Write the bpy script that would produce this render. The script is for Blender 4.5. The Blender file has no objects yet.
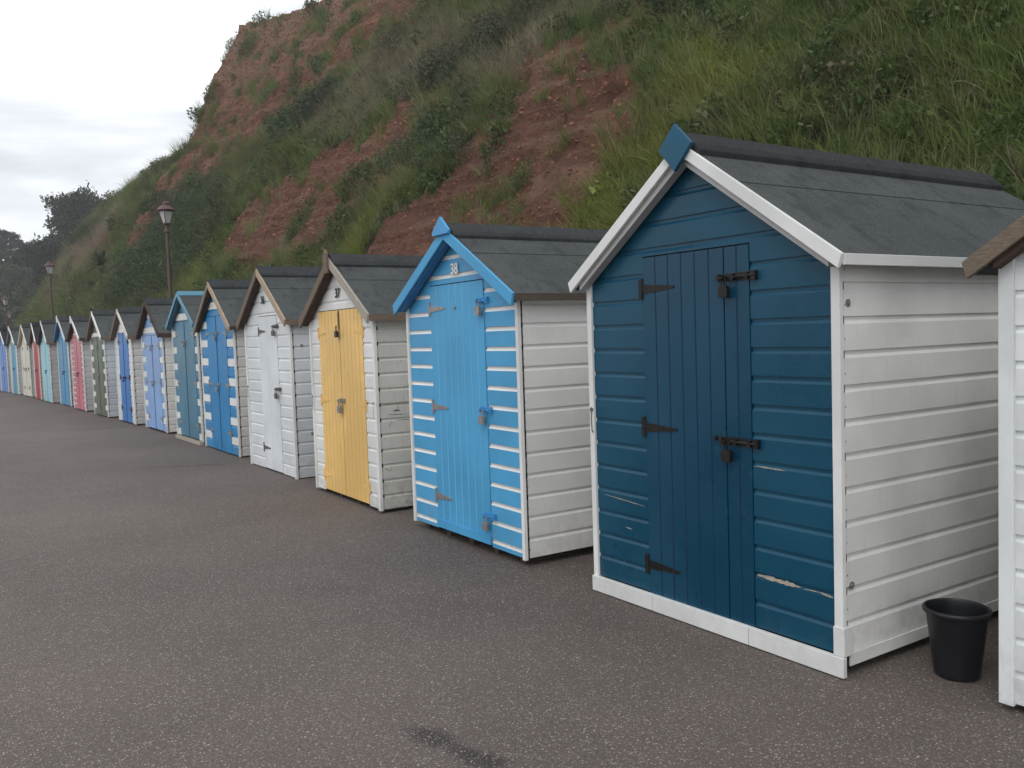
import bpy, bmesh, math, random
import numpy as np
from mathutils import Vector, Matrix, noise
random.seed(7); np.random.seed(7)
R = math.radians
sc = bpy.context.scene
col = sc.collection

# ------------------------------------------------------------------ camera, sky, sun, exposure
CX = (Vector((0.81912, -0.57268, -0.03291)), Vector((0.05954, 0.02782, 0.99784)), Vector((-0.57052, -0.81931, 0.05688)))
CAMZ = 1.55; FPX = 874.9
cd = bpy.data.cameras.new('camera'); cam = bpy.data.objects.new('camera', cd); col.objects.link(cam)
cd.sensor_width = 36; cd.lens = 36 * FPX / 1024; cd.clip_start = 0.05; cd.clip_end = 2000
cam.matrix_world = Matrix(((CX[0].x, CX[1].x, CX[2].x, 0), (CX[0].y, CX[1].y, CX[2].y, 0), (CX[0].z, CX[1].z, CX[2].z, CAMZ), (0, 0, 0, 1)))
sc.camera = cam
sc.view_settings.view_transform = 'Standard'; sc.view_settings.look = 'None'
sc.view_settings.exposure = 0.33; sc.view_settings.gamma = 1; sc.view_settings.use_curve_mapping = False

SUN_EL, SUN_AZ = R(48), R(238)          # azimuth clockwise from +Y
w = bpy.data.worlds.new('World'); sc.world = w; w.use_nodes = True
nt = w.node_tree; nt.nodes.clear(); N = nt.nodes; L = nt.links
out = N.new('ShaderNodeOutputWorld'); bg = N.new('ShaderNodeBackground'); bg.inputs[1].default_value = 0.1
sky = N.new('ShaderNodeTexSky'); sky.sky_type = 'NISHITA'; sky.sun_disc = False
sky.sun_elevation = SUN_EL; sky.sun_rotation = SUN_AZ
tc = N.new('ShaderNodeTexCoord'); mp = N.new('ShaderNodeMapping'); mp.inputs['Scale'].default_value = (1.0, 1.0, 4.2)
mp.inputs['Rotation'].default_value = (0.05, 0.08, 0); mp.inputs['Location'].default_value = (1.0, 5.0, 2.0)
L.new(tc.outputs['Generated'], mp.inputs[0])
nz = N.new('ShaderNodeTexNoise'); nz.inputs['Scale'].default_value = 2.1; nz.inputs['Detail'].default_value = 7; nz.inputs['Roughness'].default_value = .52
nz.inputs['Distortion'].default_value = .35
L.new(mp.outputs[0], nz.inputs['Vector'])
cr = N.new('ShaderNodeValToRGB'); cr.color_ramp.interpolation = 'B_SPLINE'
cr.color_ramp.elements[0].position = .30; cr.color_ramp.elements[0].color = (.40, .42, .46, 1)
cr.color_ramp.elements[1].position = .63; cr.color_ramp.elements[1].color = (1.0, 1.0, 1.0, 1)
e = cr.color_ramp.elements.new(.44); e.color = (.55, .57, .60, 1)
L.new(nz.outputs['Fac'], cr.inputs[0])
sc_ = N.new('ShaderNodeVectorMath'); sc_.operation = 'SCALE'; sc_.inputs[3].default_value = 14.5
L.new(cr.outputs[0], sc_.inputs[0])
mx = N.new('ShaderNodeMix'); mx.data_type = 'RGBA'; mx.inputs[0].default_value = .93
L.new(sky.outputs[0], mx.inputs[6]); L.new(sc_.outputs[0], mx.inputs[7]); L.new(mx.outputs[2], bg.inputs[0]); L.new(bg.outputs[0], out.inputs[0])
sl = bpy.data.lights.new('sun', 'SUN'); sl.energy = 0.6; sl.angle = R(25); sl.color = (1, .97, .93)
so = bpy.data.objects.new('sun', sl); col.objects.link(so)
so.rotation_euler = (Vector((math.sin(SUN_AZ) * math.cos(SUN_EL), math.cos(SUN_AZ) * math.cos(SUN_EL), math.sin(SUN_EL)))).to_track_quat('Z', 'Y').to_euler()

def at(px, py, Y):
    v = CX[0] * (px - 512) + CX[1] * (384 - py) - CX[2] * FPX
    t = Y / v.y
    return Vector((v.x * t, Y, CAMZ + v.z * t))

# ------------------------------------------------------------------ node helpers
def srgb(r, g, b):
    f = lambda c: (c / 255 / 12.92) if c / 255 <= .04045 else ((c / 255 + .055) / 1.055) ** 2.4
    return (f(r), f(g), f(b), 1)
class NB:
    def __init__(s, name):
        s.m = bpy.data.materials.new(name); s.m.use_nodes = True; s.t = s.m.node_tree; s.t.nodes.clear()
        s.o = s.n('ShaderNodeOutputMaterial'); s.b = s.n('ShaderNodeBsdfPrincipled'); s.l(s.b.outputs[0], s.o.inputs[0])
        s.tc = s.n('ShaderNodeTexCoord')
    def n(s, k): return s.t.nodes.new(k)
    def l(s, a, b): s.t.links.new(a, b)
    def put(s, sock, v):
        if hasattr(v, 'is_output'): s.l(v, sock)
        else: sock.default_value = v
    def noise(s, scale, detail=4, rough=.55, vec=None, stretch=None, dist=0):
        x = s.n('ShaderNodeTexNoise'); x.inputs['Scale'].default_value = scale; x.inputs['Detail'].default_value = detail
        x.inputs['Roughness'].default_value = rough; x.inputs['Distortion'].default_value = dist
        vec = vec or s.tc.outputs['Object']
        if stretch:
            q = s.n('ShaderNodeMapping'); q.inputs['Scale'].default_value = stretch; s.l(vec, q.inputs[0]); vec = q.outputs[0]
        s.l(vec, x.inputs['Vector']); return x.outputs['Fac']
    def ramp(s, f, a, b, c0=0., c1=1.):
        x = s.n('ShaderNodeMapRange'); x.interpolation_type = 'SMOOTHSTEP'; s.l(f, x.inputs[0]); x.inputs[1].default_value = a; x.inputs[2].default_value = b
        s.put(x.inputs[3], c0); s.put(x.inputs[4], c1); return x.outputs[0]
    def mix(s, f, a, b, mode='MIX'):
        x = s.n('ShaderNodeMix'); x.data_type = 'RGBA'; x.blend_type = mode; s.put(x.inputs[0], f); s.put(x.inputs[6], a); s.put(x.inputs[7], b); return x.outputs[2]
    def math(s, op, a, b=0., c=0.):
        x = s.n('ShaderNodeMath'); x.operation = op; s.put(x.inputs[0], a); s.put(x.inputs[1], b); s.put(x.inputs[2], c); return x.outputs[0]
    def bump(s, h, strength=.3, dist=.01):
        x = s.n('ShaderNodeBump'); x.inputs['Strength'].default_value = strength; x.inputs['Distance'].default_value = dist; s.l(h, x.inputs['Height'])
        s.l(x.outputs[0], s.b.inputs['Normal']); return x
    def fin(s, c, rough=.5, spec=.5, metal=0.):
        s.put(s.b.inputs['Base Color'], c); s.put(s.b.inputs['Roughness'], rough); s.b.inputs['Specular IOR Level'].default_value = spec; s.put(s.b.inputs['Metallic'], metal)
        return s.m

_pc = {}
def paint(c, rough=.5, dirt=.25, peel=0., seed=0, grain='h', wall=True, name=None):
    """weathered gloss paint on timber; c linear rgb"""
    key = (c, rough, dirt, peel, seed, grain, wall)
    if key in _pc: return _pc[key]
    b = NB(name or 'painted_timber')
    off = b.n('ShaderNodeVectorMath'); off.operation = 'ADD'; b.l(b.tc.outputs['Object'], off.inputs[0]); off.inputs[1].default_value = (seed * 3.1, seed * 1.7, seed * .37)
    V = off.outputs[0]
    st = (2, 2, 30) if grain == 'h' else (30, 30, 1.2)
    g = b.noise(6, 5, .6, V, st)
    big = b.noise(1.3, 4, .6, V)
    fine = b.noise(14, 4, .6, V)
    c4 = (*c, 1); dk = (c[0] * .78, c[1] * .78, c[2] * .76, 1); lt = (min(1, c[0] * 1.10 + .006), min(1, c[1] * 1.09 + .006), min(1, c[2] * 1.07 + .006), 1)
    cc = b.mix(b.ramp(big, .35, .68), dk, lt); cc = b.mix(.55, c4, cc)
    cc = b.mix(b.ramp(g, .55, .8, 0, .28), cc, dk)
    # grime: vertical runs and splash near the foot
    run = b.noise(5, 4, .6, V, (9, 9, .7))
    cc = b.mix(b.math('MULTIPLY', b.ramp(run, .56, .85), dirt * .6), cc, (.13, .12, .10, 1))
    sp = b.n('ShaderNodeSeparateXYZ'); b.l(b.tc.outputs['Object'], sp.inputs[0])
    low = b.math('MULTIPLY', b.ramp(sp.outputs[2], .42, .02), b.ramp(fine, .38, .66))
    if wall: cc = b.mix(b.math('MULTIPLY', low, dirt * .9), cc, (.26, .23, .20, 1))
    if peel > 0:
        pn = b.noise(7, 6, .72, V, (1, 1, 2.2)); pm = b.noise(1.7, 2, .5, V)
        f = b.math('MULTIPLY', b.ramp(pn, .70 - peel * .12, .72 - peel * .12), b.ramp(pm, .45, .58))
        cc = b.mix(f, cc, (.16, .13, .11, 1))
    b.bump(b.math('ADD', b.math('MULTIPLY', g, .6), b.math('MULTIPLY', fine, .5)), .28, .004)
    m = b.fin(cc, b.ramp(big, .3, .7, rough - .08, rough + .12), .3)
    _pc[key] = m; return m
def rawwood(c, seed=0):
    b = NB('weathered_timber'); g = b.noise(5, 6, .65, None, (3, 6, 30)); big = b.noise(3, 3, .5)
    cc = b.mix(b.ramp(g, .35, .7), (c[0] * .55, c[1] * .52, c[2] * .5, 1), (*c, 1)); cc = b.mix(b.ramp(big, .4, .7, 0, .5), cc, (c[0] * .7, c[1] * .72, c[2] * .75, 1))
    b.bump(g, .5, .006); return b.fin(cc, .8, .3)
def metal(c, rough=.5, rust=.3):
    b = NB('hardware_metal'); n1 = b.noise(40, 4, .6); cc = b.mix(b.math('MULTIPLY', b.ramp(n1, .5, .7), rust), (*c, 1), (.16, .07, .03, 1))
    return b.fin(cc, rough, .5, .6)
def felt(c):
    b = NB('roofing_felt'); f = b.noise(95, 3, .8); m_ = b.noise(2.2, 4, .6); s_ = b.noise(9, 4, .6, None, (1, .25, 1)); dots = b.noise(480, 2, .5)
    cc = b.mix(b.ramp(m_, .3, .7), (c[0] * .78, c[1] * .8, c[2] * .8, 1), (c[0] * 1.2, c[1] * 1.2, c[2] * 1.18, 1))
    cc = b.mix(b.ramp(f, .46, .60, 0, .8), cc, (c[0] * 1.9, c[1] * 1.75, c[2] * 1.7, 1))
    cc = b.mix(b.ramp(s_, .50, .70, 0, .6), cc, (c[0] * .5, c[1] * .5, c[2] * .5, 1))
    cc = b.mix(b.ramp(dots, .68, .74, 0, .6), cc, (.28, .28, .27, 1))
    b.bump(b.math('ADD', f, b.math('MULTIPLY', m_, 3)), .5, .004); return b.fin(cc, .9, .25)
def plain(name, c, rough=.5, spec=.5):
    b = NB(name); n1 = b.noise(18, 4, .6); return b.fin(b.mix(b.ramp(n1, .35, .7), (*c, 1), (c[0] * .75, c[1] * .75, c[2] * .75, 1)), rough, spec)

# ------------------------------------------------------------------ mesh builder
class MB:
    def __init__(s, xf=None): s.v = []; s.f = []; s.mi = []; s.xf = xf
    def add(s, vs, fs, m=0):
        b = len(s.v)
        for p in vs: s.v.append(tuple(s.xf(*p)) if s.xf else tuple(p))
        for q in fs: s.f.append(tuple(b + i for i in q)); s.mi.append(m)
    def quad(s, a, b, c, d, m=0): s.add([a, b, c, d], [(0, 1, 2, 3)], m)
    def box(s, x0, x1, y0, y1, z0, z1, m=0):
        s.add([(x0, y0, z0), (x1, y0, z0), (x1, y1, z0), (x0, y1, z0), (x0, y0, z1), (x1, y0, z1), (x1, y1, z1), (x0, y1, z1)],
              [(0, 3, 2, 1), (4, 5, 6, 7), (0, 1, 5, 4), (1, 2, 6, 5), (2, 3, 7, 6), (3, 0, 4, 7)], m)
    def prism(s, poly, d0, d1, axis=0, m=0):
        """poly of (u,v) extruded along axis from d0 to d1; axis 0: (d,u,v); axis 1: (u,d,v); axis 2: (u,v,d)"""
        mk = (lambda d, u, v: (d, u, v)) if axis == 0 else (lambda d, u, v: (u, d, v)) if axis == 1 else (lambda d, u, v: (u, v, d))
        n = len(poly); vs = [mk(d0, u, v) for u, v in poly] + [mk(d1, u, v) for u, v in poly]
        s.add(vs, [tuple(range(n))[::-1], tuple(range(n, 2 * n))] + [(i, (i + 1) % n, n + (i + 1) % n, n + i) for i in range(n)], m)
    def tube(s, pts, r, n=8, m=0, cap=True):
        pts = [Vector(p) for p in pts]; rs = r if isinstance(r, (list, tuple)) else [r] * len(pts); rings = []
        for i, p in enumerate(pts):
            d = (pts[min(i + 1, len(pts) - 1)] - pts[max(i - 1, 0)]).normalized()
            a = d.orthogonal().normalized() if abs(d.z) < .99 else Vector((1, 0, 0)); b = d.cross(a).normalized(); a = b.cross(d)
            rings.append([p + (a * math.cos(k * 2 * math.pi / n) + b * math.sin(k * 2 * math.pi / n)) * rs[i] for k in range(n)])
        vs = [q for g in rings for q in g]; fs = []
        for i in range(len(pts) - 1):
            for k in range(n): fs.append((i * n + k, i * n + (k + 1) % n, (i + 1) * n + (k + 1) % n, (i + 1) * n + k))
        if cap: fs += [tuple(range(n))[::-1], tuple((len(pts) - 1) * n + k for k in range(n))]
        s.add(vs, fs, m)
    def lathe(s, prof, n=16, m=0, cx=0, cy=0, rot=0):
        vs = []; fs = []
        for r, z in prof:
            for k in range(n): a = rot + k * 2 * math.pi / n; vs.append((cx + r * math.cos(a), cy + r * math.sin(a), z))
        for i in range(len(prof) - 1):
            for k in range(n): fs.append((i * n + k, i * n + (k + 1) % n, (i + 1) * n + (k + 1) % n, (i + 1) * n + k))
        s.add(vs, fs, m)
    def build(s, name, mats, parent=None, smooth=False, bevel=0, fix=True):
        me = bpy.data.meshes.new(name); me.from_pydata(s.v, [], s.f)
        for m in (mats if isinstance(mats, (list, tuple)) else [mats]): me.materials.append(m)
        me.polygons.foreach_set('material_index', s.mi)
        if smooth: me.polygons.foreach_set('use_smooth', [True] * len(s.f))
        me.update()
        if fix:
            bm = bmesh.new(); bm.from_mesh(me); bmesh.ops.recalc_face_normals(bm, faces=bm.faces); bm.to_mesh(me); bm.free()
        o = bpy.data.objects.new(name, me); col.objects.link(o); o.parent = parent
        if bevel:
            md = o.modifiers.new('bevel', 'BEVEL'); md.width = bevel; md.segments = 2; md.limit_method = 'ANGLE'; md.angle_limit = R(40)
        return o
def tag(o, label=None, cat=None, group=None, kind=None):
    for k, v in (('label', label), ('category', cat), ('group', group), ('kind', kind)):
        if v: o[k] = v
    return o
def empty(name, loc, rz=0):
    o = bpy.data.objects.new(name, None); col.objects.link(o); o.location = loc; o.rotation_euler = (0, 0, rz); o.empty_display_size = .3
    return o

# ------------------------------------------------------------------ ground
def make_asphalt():
    b = NB('chipped_asphalt'); V = b.tc.outputs['Object']
    base = b.mix(b.ramp(b.noise(.32, 6, .62), .34, .66), (.100, .080, .070, 1), (.142, .115, .101, 1))
    base = b.mix(b.ramp(b.noise(70, 3, .6), .35, .65), b.mix(.5, base, (.035, .031, .03, 1)), base)
    # old stains with outlines of their own
    for (x, y, rx, ry, rz, amt) in STAINS:
        q = b.n('ShaderNodeMapping'); q.vector_type = 'TEXTURE'; q.inputs['Location'].default_value = (x, y, 0); q.inputs['Rotation'].default_value = (0, 0, rz); q.inputs['Scale'].default_value = (rx, ry, 1)
        b.l(V, q.inputs[0]); ln = b.n('ShaderNodeVectorMath'); ln.operation = 'LENGTH'; b.l(q.outputs[0], ln.inputs[0])
        d = b.math('ADD', ln.outputs[1], b.math('MULTIPLY', b.math('SUBTRACT', b.noise(9, 5, .65), .5), 1.5))
        base = b.mix(b.ramp(d, 1.25, .35, 0, amt), base, (.028, .024, .022, 1))
    for sc2, th, cols, am in ((84, .30, ((.40, .36, .33, 1), (.22, .19, .175, 1)), .62), (140, .34, ((.30, .27, .25, 1), (.17, .15, .14, 1)), .60)):
        v = b.n('ShaderNodeTexVoronoi'); v.inputs['Scale'].default_value = sc2; v.inputs['Randomness'].default_value = 1; b.l(V, v.inputs['Vector'])
        sp = b.n('ShaderNodeSeparateColor'); b.l(v.outputs['Color'], sp.inputs[0])
        pick = b.math('GREATER_THAN', sp.outputs[0], am)
        size = b.math('MULTIPLY_ADD', sp.outputs[1], .22, th - .12)
        inside = b.math('LESS_THAN', v.outputs['Distance'], size)
        cc = b.mix(sp.outputs[2], cols[1], cols[0])
        base = b.mix(b.math('MULTIPLY', b.math('MULTIPLY', pick, inside), .85), base, cc)
    b.bump(b.noise(120, 3, .6), .5, .006)
    return b.fin(base, .8, .35)
def gp(px, py):
    v = CX[0] * (px - 512) + CX[1] * (384 - py) - CX[2] * FPX; t = -CAMZ / v.z; return (v.x * t, v.y * t)
STAINS = []
for (a, bb, rx, ry, amt) in ((432, 738, .15, .075, .8), (480, 758, .16, .07, .8), (185, 466, .75, .10, .55), (108, 428, 1.2, .16, .35), (330, 592, .3, .2, .2)):
    x, y = gp(a, bb); x2, y2 = gp(a + 20, bb + (7 if bb > 600 else -1)); STAINS.append((x, y, rx, ry, math.atan2(y2 - y, x2 - x), amt))
mb = MB(); mb.quad((-300, -200, 0), (400, -200, 0), (400, 500, 0), (-300, 500, 0))
tag(mb.build('promenade_ground', make_asphalt(), fix=False), kind='structure')

# ------------------------------------------------------------------ hillside
ST = [(-40, [(6.9,0),(8.4,1.4),(14,8.6),(20,16),(26,22),(90,26)]), (0, [(6.7,0),(8.2,1.4),(13.6,8.6),(19,15.8),(25,22),(90,26)]),
 (25, [(6.6,0),(8.0,1.4),(13,8.6),(18,15),(23,21.3),(90,26)]), (48, [(5.9,0),(7.3,1.3),(12,8.5),(16.3,14.5),(21.3,21.1),(90,25)]),
 (54.5, [(5.5,0),(6.9,1.2),(11.4,8.3),(15.2,14.0),(18.3,21.0),(90,24)]), (57.5, [(5.2,0),(6.6,1.2),(11,8.0),(14.0,12.4),(19,14.0),(90,16)]),
 (69, [(4.6,0),(6,1.2),(10.2,7.6),(14.3,12.7),(17,13.4),(90,14)]), (77, [(5.2,0),(7.0,1.2),(10.0,6.0),(14.2,12.6),(18,13.2),(90,14)]),
 (88, [(6.0,0),(7.5,.9),(10.5,4.2),(13.6,9.5),(17,11.4),(90,12)]), (98, [(4,0),(6.2,.6),(9,1.8),(12.3,4.0),(14,5.6),(90,9)]),
 (112, [(1.5,0),(4,.5),(7,1.2),(11,2.5),(14,5),(90,6)]), (135, [(0,0),(3,.6),(6,1.5),(10,2.6),(14,3.5),(90,4)])]
SY = [s[0] for s in ST]; SX = np.array([[q[0] for q in s[1]] for s in ST]); SZ = np.array([[q[1] for q in s[1]] for s in ST])
SOIL = [ # polygons in (along the shore, height)
 [(35.0,5.7),(31.0,8.3),(25,8.7),(21.2,8.4),(20.8,6.3),(22.2,4.8),(24.6,3.6),(29.8,3.4),(32,4.3)],
 [(19.6,2.6),(18.4,4.8),(17.5,6.2),(15.3,7.0),(12.4,6.2),(11.4,5.0),(12.2,3.6),(13.4,2.4),(17.6,1.8)],
 [(19.0,8.6),(17.5,8.9),(14.5,8.2),(12.9,8.3),(12.0,7.8),(13.6,7.2),(16.5,7.3)],
 [(54.6,22),(46.3,22),(27.0,14.6),(33.0,12.6),(36.4,11.0),(39.2,10.2),(44.0,9.4),(55.2,10.0),(56.2,15)],
 [(54.1,7.6),(51,10.6),(47,9.8),(46.5,8.4),(49,6.6)], [(70.1,10.5),(58.8,9.0),(57.1,6.9),(65.4,6.3)]]
BRIGHT = [[(13.6,2.2),(13.2,3.9),(12.2,4.9),(10.8,5.8),(10.1,6.4),(8.6,5.6),(9.2,4.6),(10.0,3.8),(9.6,2.0)], [(22,3),(21,6),(19.4,6.4),(18.6,4.8),(19.5,2.6)], [(40,1.4),(37,6.0),(34.5,5.5),(33,3.2),(33,1.2)]]
DRY = [[(34.1,9.6),(29.6,12.9),(22,11),(14.5,9.7),(12.5,9.0),(16.5,8.2),(20.1,8.6),(20.5,6.0),(19.9,4.6),(21.0,5.0),(21.0,8.2),(24.3,8.3)], [(72,7),(66,10.5),(58,10),(58,6.5),(66,4)]]
DARK = [[(54.0,10.2),(41.3,9.2),(34.5,5.8),(33.5,2.2),(38.9,1.8),(46,3)], [(26,9.3),(23,10.0),(18,10.6),(17,9.6),(22,8.5)], [(21,4.6),(19.4,8.2),(18.2,7.6),(18.8,5.0),(19.5,3)], [(38,8.5),(33,11.7),(31,11.4),(35,8.0)], [(74,9),(66,11.4),(63,10.4),(70,7.5)], [(11,6.2),(9,7.5),(7,8),(6,10),(12,10),(13.5,8.8)]]
def inpoly(px, py, P):
    c = False; j = len(P) - 1
    for i in range(len(P)):
        xi, yi = P[i]; xj, yj = P[j]
        if (yi > py) != (yj > py) and px < (xj - xi) * (py - yi) / (yj - yi) + xi: c = not c
        j = i
    return c
def polysoft(Y, z, polys, w1=1.1, w2=.45):
    n1 = noise.noise((Y * .45, z * .7, 3.1)) * w1; n2 = noise.noise((Y * .45, z * .7, 9.7)) * w1
    n3 = noise.noise((Y * 2.1, z * 2.1, 4.4)) * w2; n4 = noise.noise((Y * 2.1, z * 2.1, 1.4)) * w2
    return 1. if any(inpoly(Y + n1 * 1.4 + n3, z + n2 * .8 + n4, p) for p in polys) else 0.
def hill_mesh():
    Ys = list(np.concatenate([np.arange(-40, 0, .8), np.arange(0, 60, .28), np.arange(60, 135.1, .6)]))
    knots = [0, 1, 2, 3, 4]; T = list(np.concatenate([np.arange(0, 1, .125), np.arange(1, 4, .036), [4.0, 4.02, 4.05, 4.1, 4.18, 4.3, 4.5, 4.75, 5.0]]))
    V = []; A = {k: [] for k in ('soil', 'dry', 'bright', 'dark')}
    for Y in Ys:
        xs = np.array([np.interp(Y, SY, SX[:, k]) for k in range(6)]); zs = np.array([np.interp(Y, SY, SZ[:, k]) for k in range(6)])
        for t in T:
            x = float(np.interp(t, range(6), xs)); z = float(np.interp(t, range(6), zs))
            soil = polysoft(Y, z, SOIL); dry = polysoft(Y, z, DRY, 1.6); br = polysoft(Y, z, BRIGHT, 1.2); dk = polysoft(Y, z, DARK, 1.2)
            if t <= 4.0:
                amp = .75 * min(1, t / .6) * (1 if t < 3.9 else .5)
                p = (x * .28, Y * .28, z * .28)
                d = noise.fractal(p, 1.0, 2.1, 4) * .55 * amp
                g = noise.noise((Y * 1.1 + noise.noise((Y * .3, z * .3, 2)) * 2, z * .22, 5.0))      # runnels down the slope
                d += (abs(g) * -.22 + noise.fractal((x * 1.7, Y * 1.7, z * 1.7), 1., 2., 3) * .16) * soil * amp + noise.fractal((x * 4.3, Y * 4.3, z * 4.3), .8, 2., 2) * .20 * soil
                x += d * .75; z = z - d * .62 if t > .3 else max(0., z - d * .3 * t)
            elif t < 4.6: z += noise.noise((x * .3, Y * .3, 1)) * .4
            V.append((x, Y, max(z, -.02) if t > 0 else -.05))
            A['soil'].append(soil); A['dry'].append(dry); A['bright'].append(br); A['dark'].append(dk)
    n = len(T); F = [(i * n + j, (i + 1) * n + j, (i + 1) * n + j + 1, i * n + j + 1) for i in range(len(Ys) - 1) for j in range(n - 1)]
    me = bpy.data.meshes.new('hillside'); me.from_pydata(V, [], F); me.update()
    if me.polygons[0].normal.z < 0: me.flip_normals()
    me.polygons.foreach_set('use_smooth', [True] * len(F))
    VA = np.array(V); Yv = VA[:, 1]; Zv = VA[:, 2]; Xv = VA[:, 0]
    s = np.array(A['soil']).reshape(len(Ys), n); sm = s.copy()
    for _ in range(2): sm[1:-1, 1:-1] = (sm[1:-1, 1:-1] * 2 + sm[:-2, 1:-1] + sm[2:, 1:-1] + sm[1:-1, :-2] + sm[1:-1, 2:]) / 6
    sm = sm.reshape(-1)
    pn = np.array([noise.fractal((v[1] * .9, v[2] * .9, 7), 1., 2., 3) for v in V])
    near = np.where(Yv < 22, 1.0, np.where(Yv < 45, .55, .3)) * np.where(Yv < -12, .25, 1) * np.where(Xv > 30, .1, 1)
    steep = np.array(A['soil'])
    att = dict(A); att['soil'] = sm
    veg = np.clip(1 - sm * 1.3, 0, 1)
    att['gden'] = near * np.clip(veg + (pn > .22) * sm * .4, 0.0, 1) * np.where(np.array(A['dark']) > .5, .45, 1)
    att['lden'] = near * np.clip(veg * (.35 + .9 * np.array(A['dark']) + .7 * (pn > .1)) + (pn > .32) * sm * .45, 0, 1.3) * np.where(np.array(A['bright']) > .5, .25, 1)
    att['bden'] = np.clip(np.array(A['dark']) * .9 + (pn > .35) * .35 * veg, 0, 1) * (1 - np.array(A['bright'])) * np.where((Yv < 16) & (Yv > -40), .35, 1) * np.where(Xv > 30, .3, 1) * (1 - sm * .9)
    att['dden'] = near * np.clip(np.array(A['dry']) + .22 * veg, 0, 1)
    att['size'] = np.where(Yv < 22, 1., np.where(Yv < 45, 1.25, 1.6))
    for k, v in att.items():
        a = me.attributes.new(k, 'FLOAT', 'POINT'); a.data.foreach_set('value', np.asarray(v, dtype=np.float32))
    o = bpy.data.objects.new('hillside', me); col.objects.link(o); return o
def hill_material():
    b = NB('red_earth'); V = b.tc.outputs['Object']
    def attr(k):
        a = b.n('ShaderNodeAttribute'); a.attribute_name = k; return a.outputs['Fac']
    strat = b.noise(1.1, 5, .6, V, (.25, .25, 2.6)); n1 = b.noise(1.6, 6, .65); n2 = b.noise(9, 5, .65)
    red = b.mix(b.ramp(n1, .3, .7), (.155, .072, .050, 1), (.285, .134, .090, 1))
    red = b.mix(b.ramp(strat, .46, .64, 0, .55), red, (.42, .27, .19, 1))
    red = b.mix(b.ramp(n2, .5, .72, 0, .6), red, (.055, .027, .02, 1))
    spz = b.n('ShaderNodeSeparateXYZ'); b.l(V, spz.inputs[0]); red = b.mix(b.math('MULTIPLY', b.ramp(b.math('ADD', spz.outputs[2], b.math('MULTIPLY', n1, 4.)), 17., 20.5), .6), red, (.40, .27, .19, 1))
    humus = b.mix(b.ramp(n1, .3, .7), (.030, .032, .018, 1), (.062, .058, .032, 1))
    f = b.math('ADD', attr('soil'), b.math('MULTIPLY', b.math('SUBTRACT', b.noise(3, 5, .7), .5), .9))
    cc = b.mix(b.ramp(f, .40, .56), humus, red)
    rg = b.n('ShaderNodeTexNoise'); rg.noise_type = 'RIDGED_MULTIFRACTAL'; rg.inputs['Scale'].default_value = 1.5; rg.inputs['Detail'].default_value = 6; rg.inputs['Roughness'].default_value = .62
    q = b.n('ShaderNodeMapping'); q.inputs['Scale'].default_value = (1, 1.25, .8); b.l(V, q.inputs[0]); b.l(q.outputs[0], rg.inputs['Vector'])
    cr2 = b.ramp(rg.outputs['Fac'], .25, .75); cc = b.mix(b.math('MULTIPLY', b.math('SUBTRACT', 1., cr2), .28), cc, (.05, .028, .02, 1))
    b.bump(b.math('ADD', b.math('ADD', b.math('MULTIPLY', rg.outputs['Fac'], 1.3), n2), b.math('MULTIPLY', b.noise(3.5, 6, .75, V, (1, 1, 1.6)), 1.5)), 1.0, .22)
    return b.fin(cc, .95, .15)
hill = hill_mesh(); hill.data.materials.append(hill_material()); tag(hill, kind='structure')

# --- plants for the slope
def leafmat(name, ca, cb, cdry, trans=.25, ground_var=True):
    b = NB(name); oi = b.n('ShaderNodeObjectInfo')
    geo = b.n('ShaderNodeNewGeometry'); pos = geo.outputs['Position']
    def ia(k):
        a = b.n('ShaderNodeAttribute'); a.attribute_type = 'INSTANCER'; a.attribute_name = k; return a.outputs['Fac']
    pn = b.noise(.35, 4, .6, pos); r = oi.outputs['Random']
    cc = b.mix(b.ramp(pn, .35, .68), ca, cb)
    cc = b.mix(b.math('MULTIPLY', r, .5), cc, (cb[0] * 1.25, cb[1] * 1.15, cb[2] * .8, 1))
    cc = b.mix(b.math('MULTIPLY', ia('bright'), .8), cc, (.20, .225, .045, 1))
    cc = b.mix(b.math('MULTIPLY', ia('dry'), .6), cc, cdry)
    cc = b.mix(b.ramp(r, .80, .95, 0, .65), cc, cdry)
    cc = b.mix(b.math('MULTIPLY', ia('dark'), .4), cc, (ca[0] * .7, ca[1] * .78, ca[2] * .95, 1))
    cc = b.mix(b.math('MULTIPLY', b.ramp(b.noise(.22, 3, .6, pos), .50, .66), .42), cc, (.13, .105, .058, 1))
    m = b.fin(cc, .6, .25)
    tr = b.n('ShaderNodeBsdfTranslucent'); b.l(cc, tr.inputs[0]); ms = b.n('ShaderNodeMixShader'); ms.inputs[0].default_value = trans
    b.l(b.b.outputs[0], ms.inputs[1]); b.l(tr.outputs[0], ms.inputs[2]); b.l(ms.outputs[0], b.o.inputs[0]); return m
M_grass = leafmat('meadow_grass', (.070, .118, .030, 1), (.135, .182, .052, 1), (.26, .235, .15, 1))
M_leaf = leafmat('bramble_leaves', (.042, .076, .027, 1), (.078, .118, .040, 1), (.11, .085, .05, 1), .15)
M_bush = leafmat('bush_leaves', (.038, .066, .030, 1), (.070, .100, .044, 1), (.08, .075, .05, 1), .12)
M_stalk = leafmat('dry_stalks', (.19, .165, .115, 1), (.26, .22, .155, 1), (.20, .165, .125, 1), .1)
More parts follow.
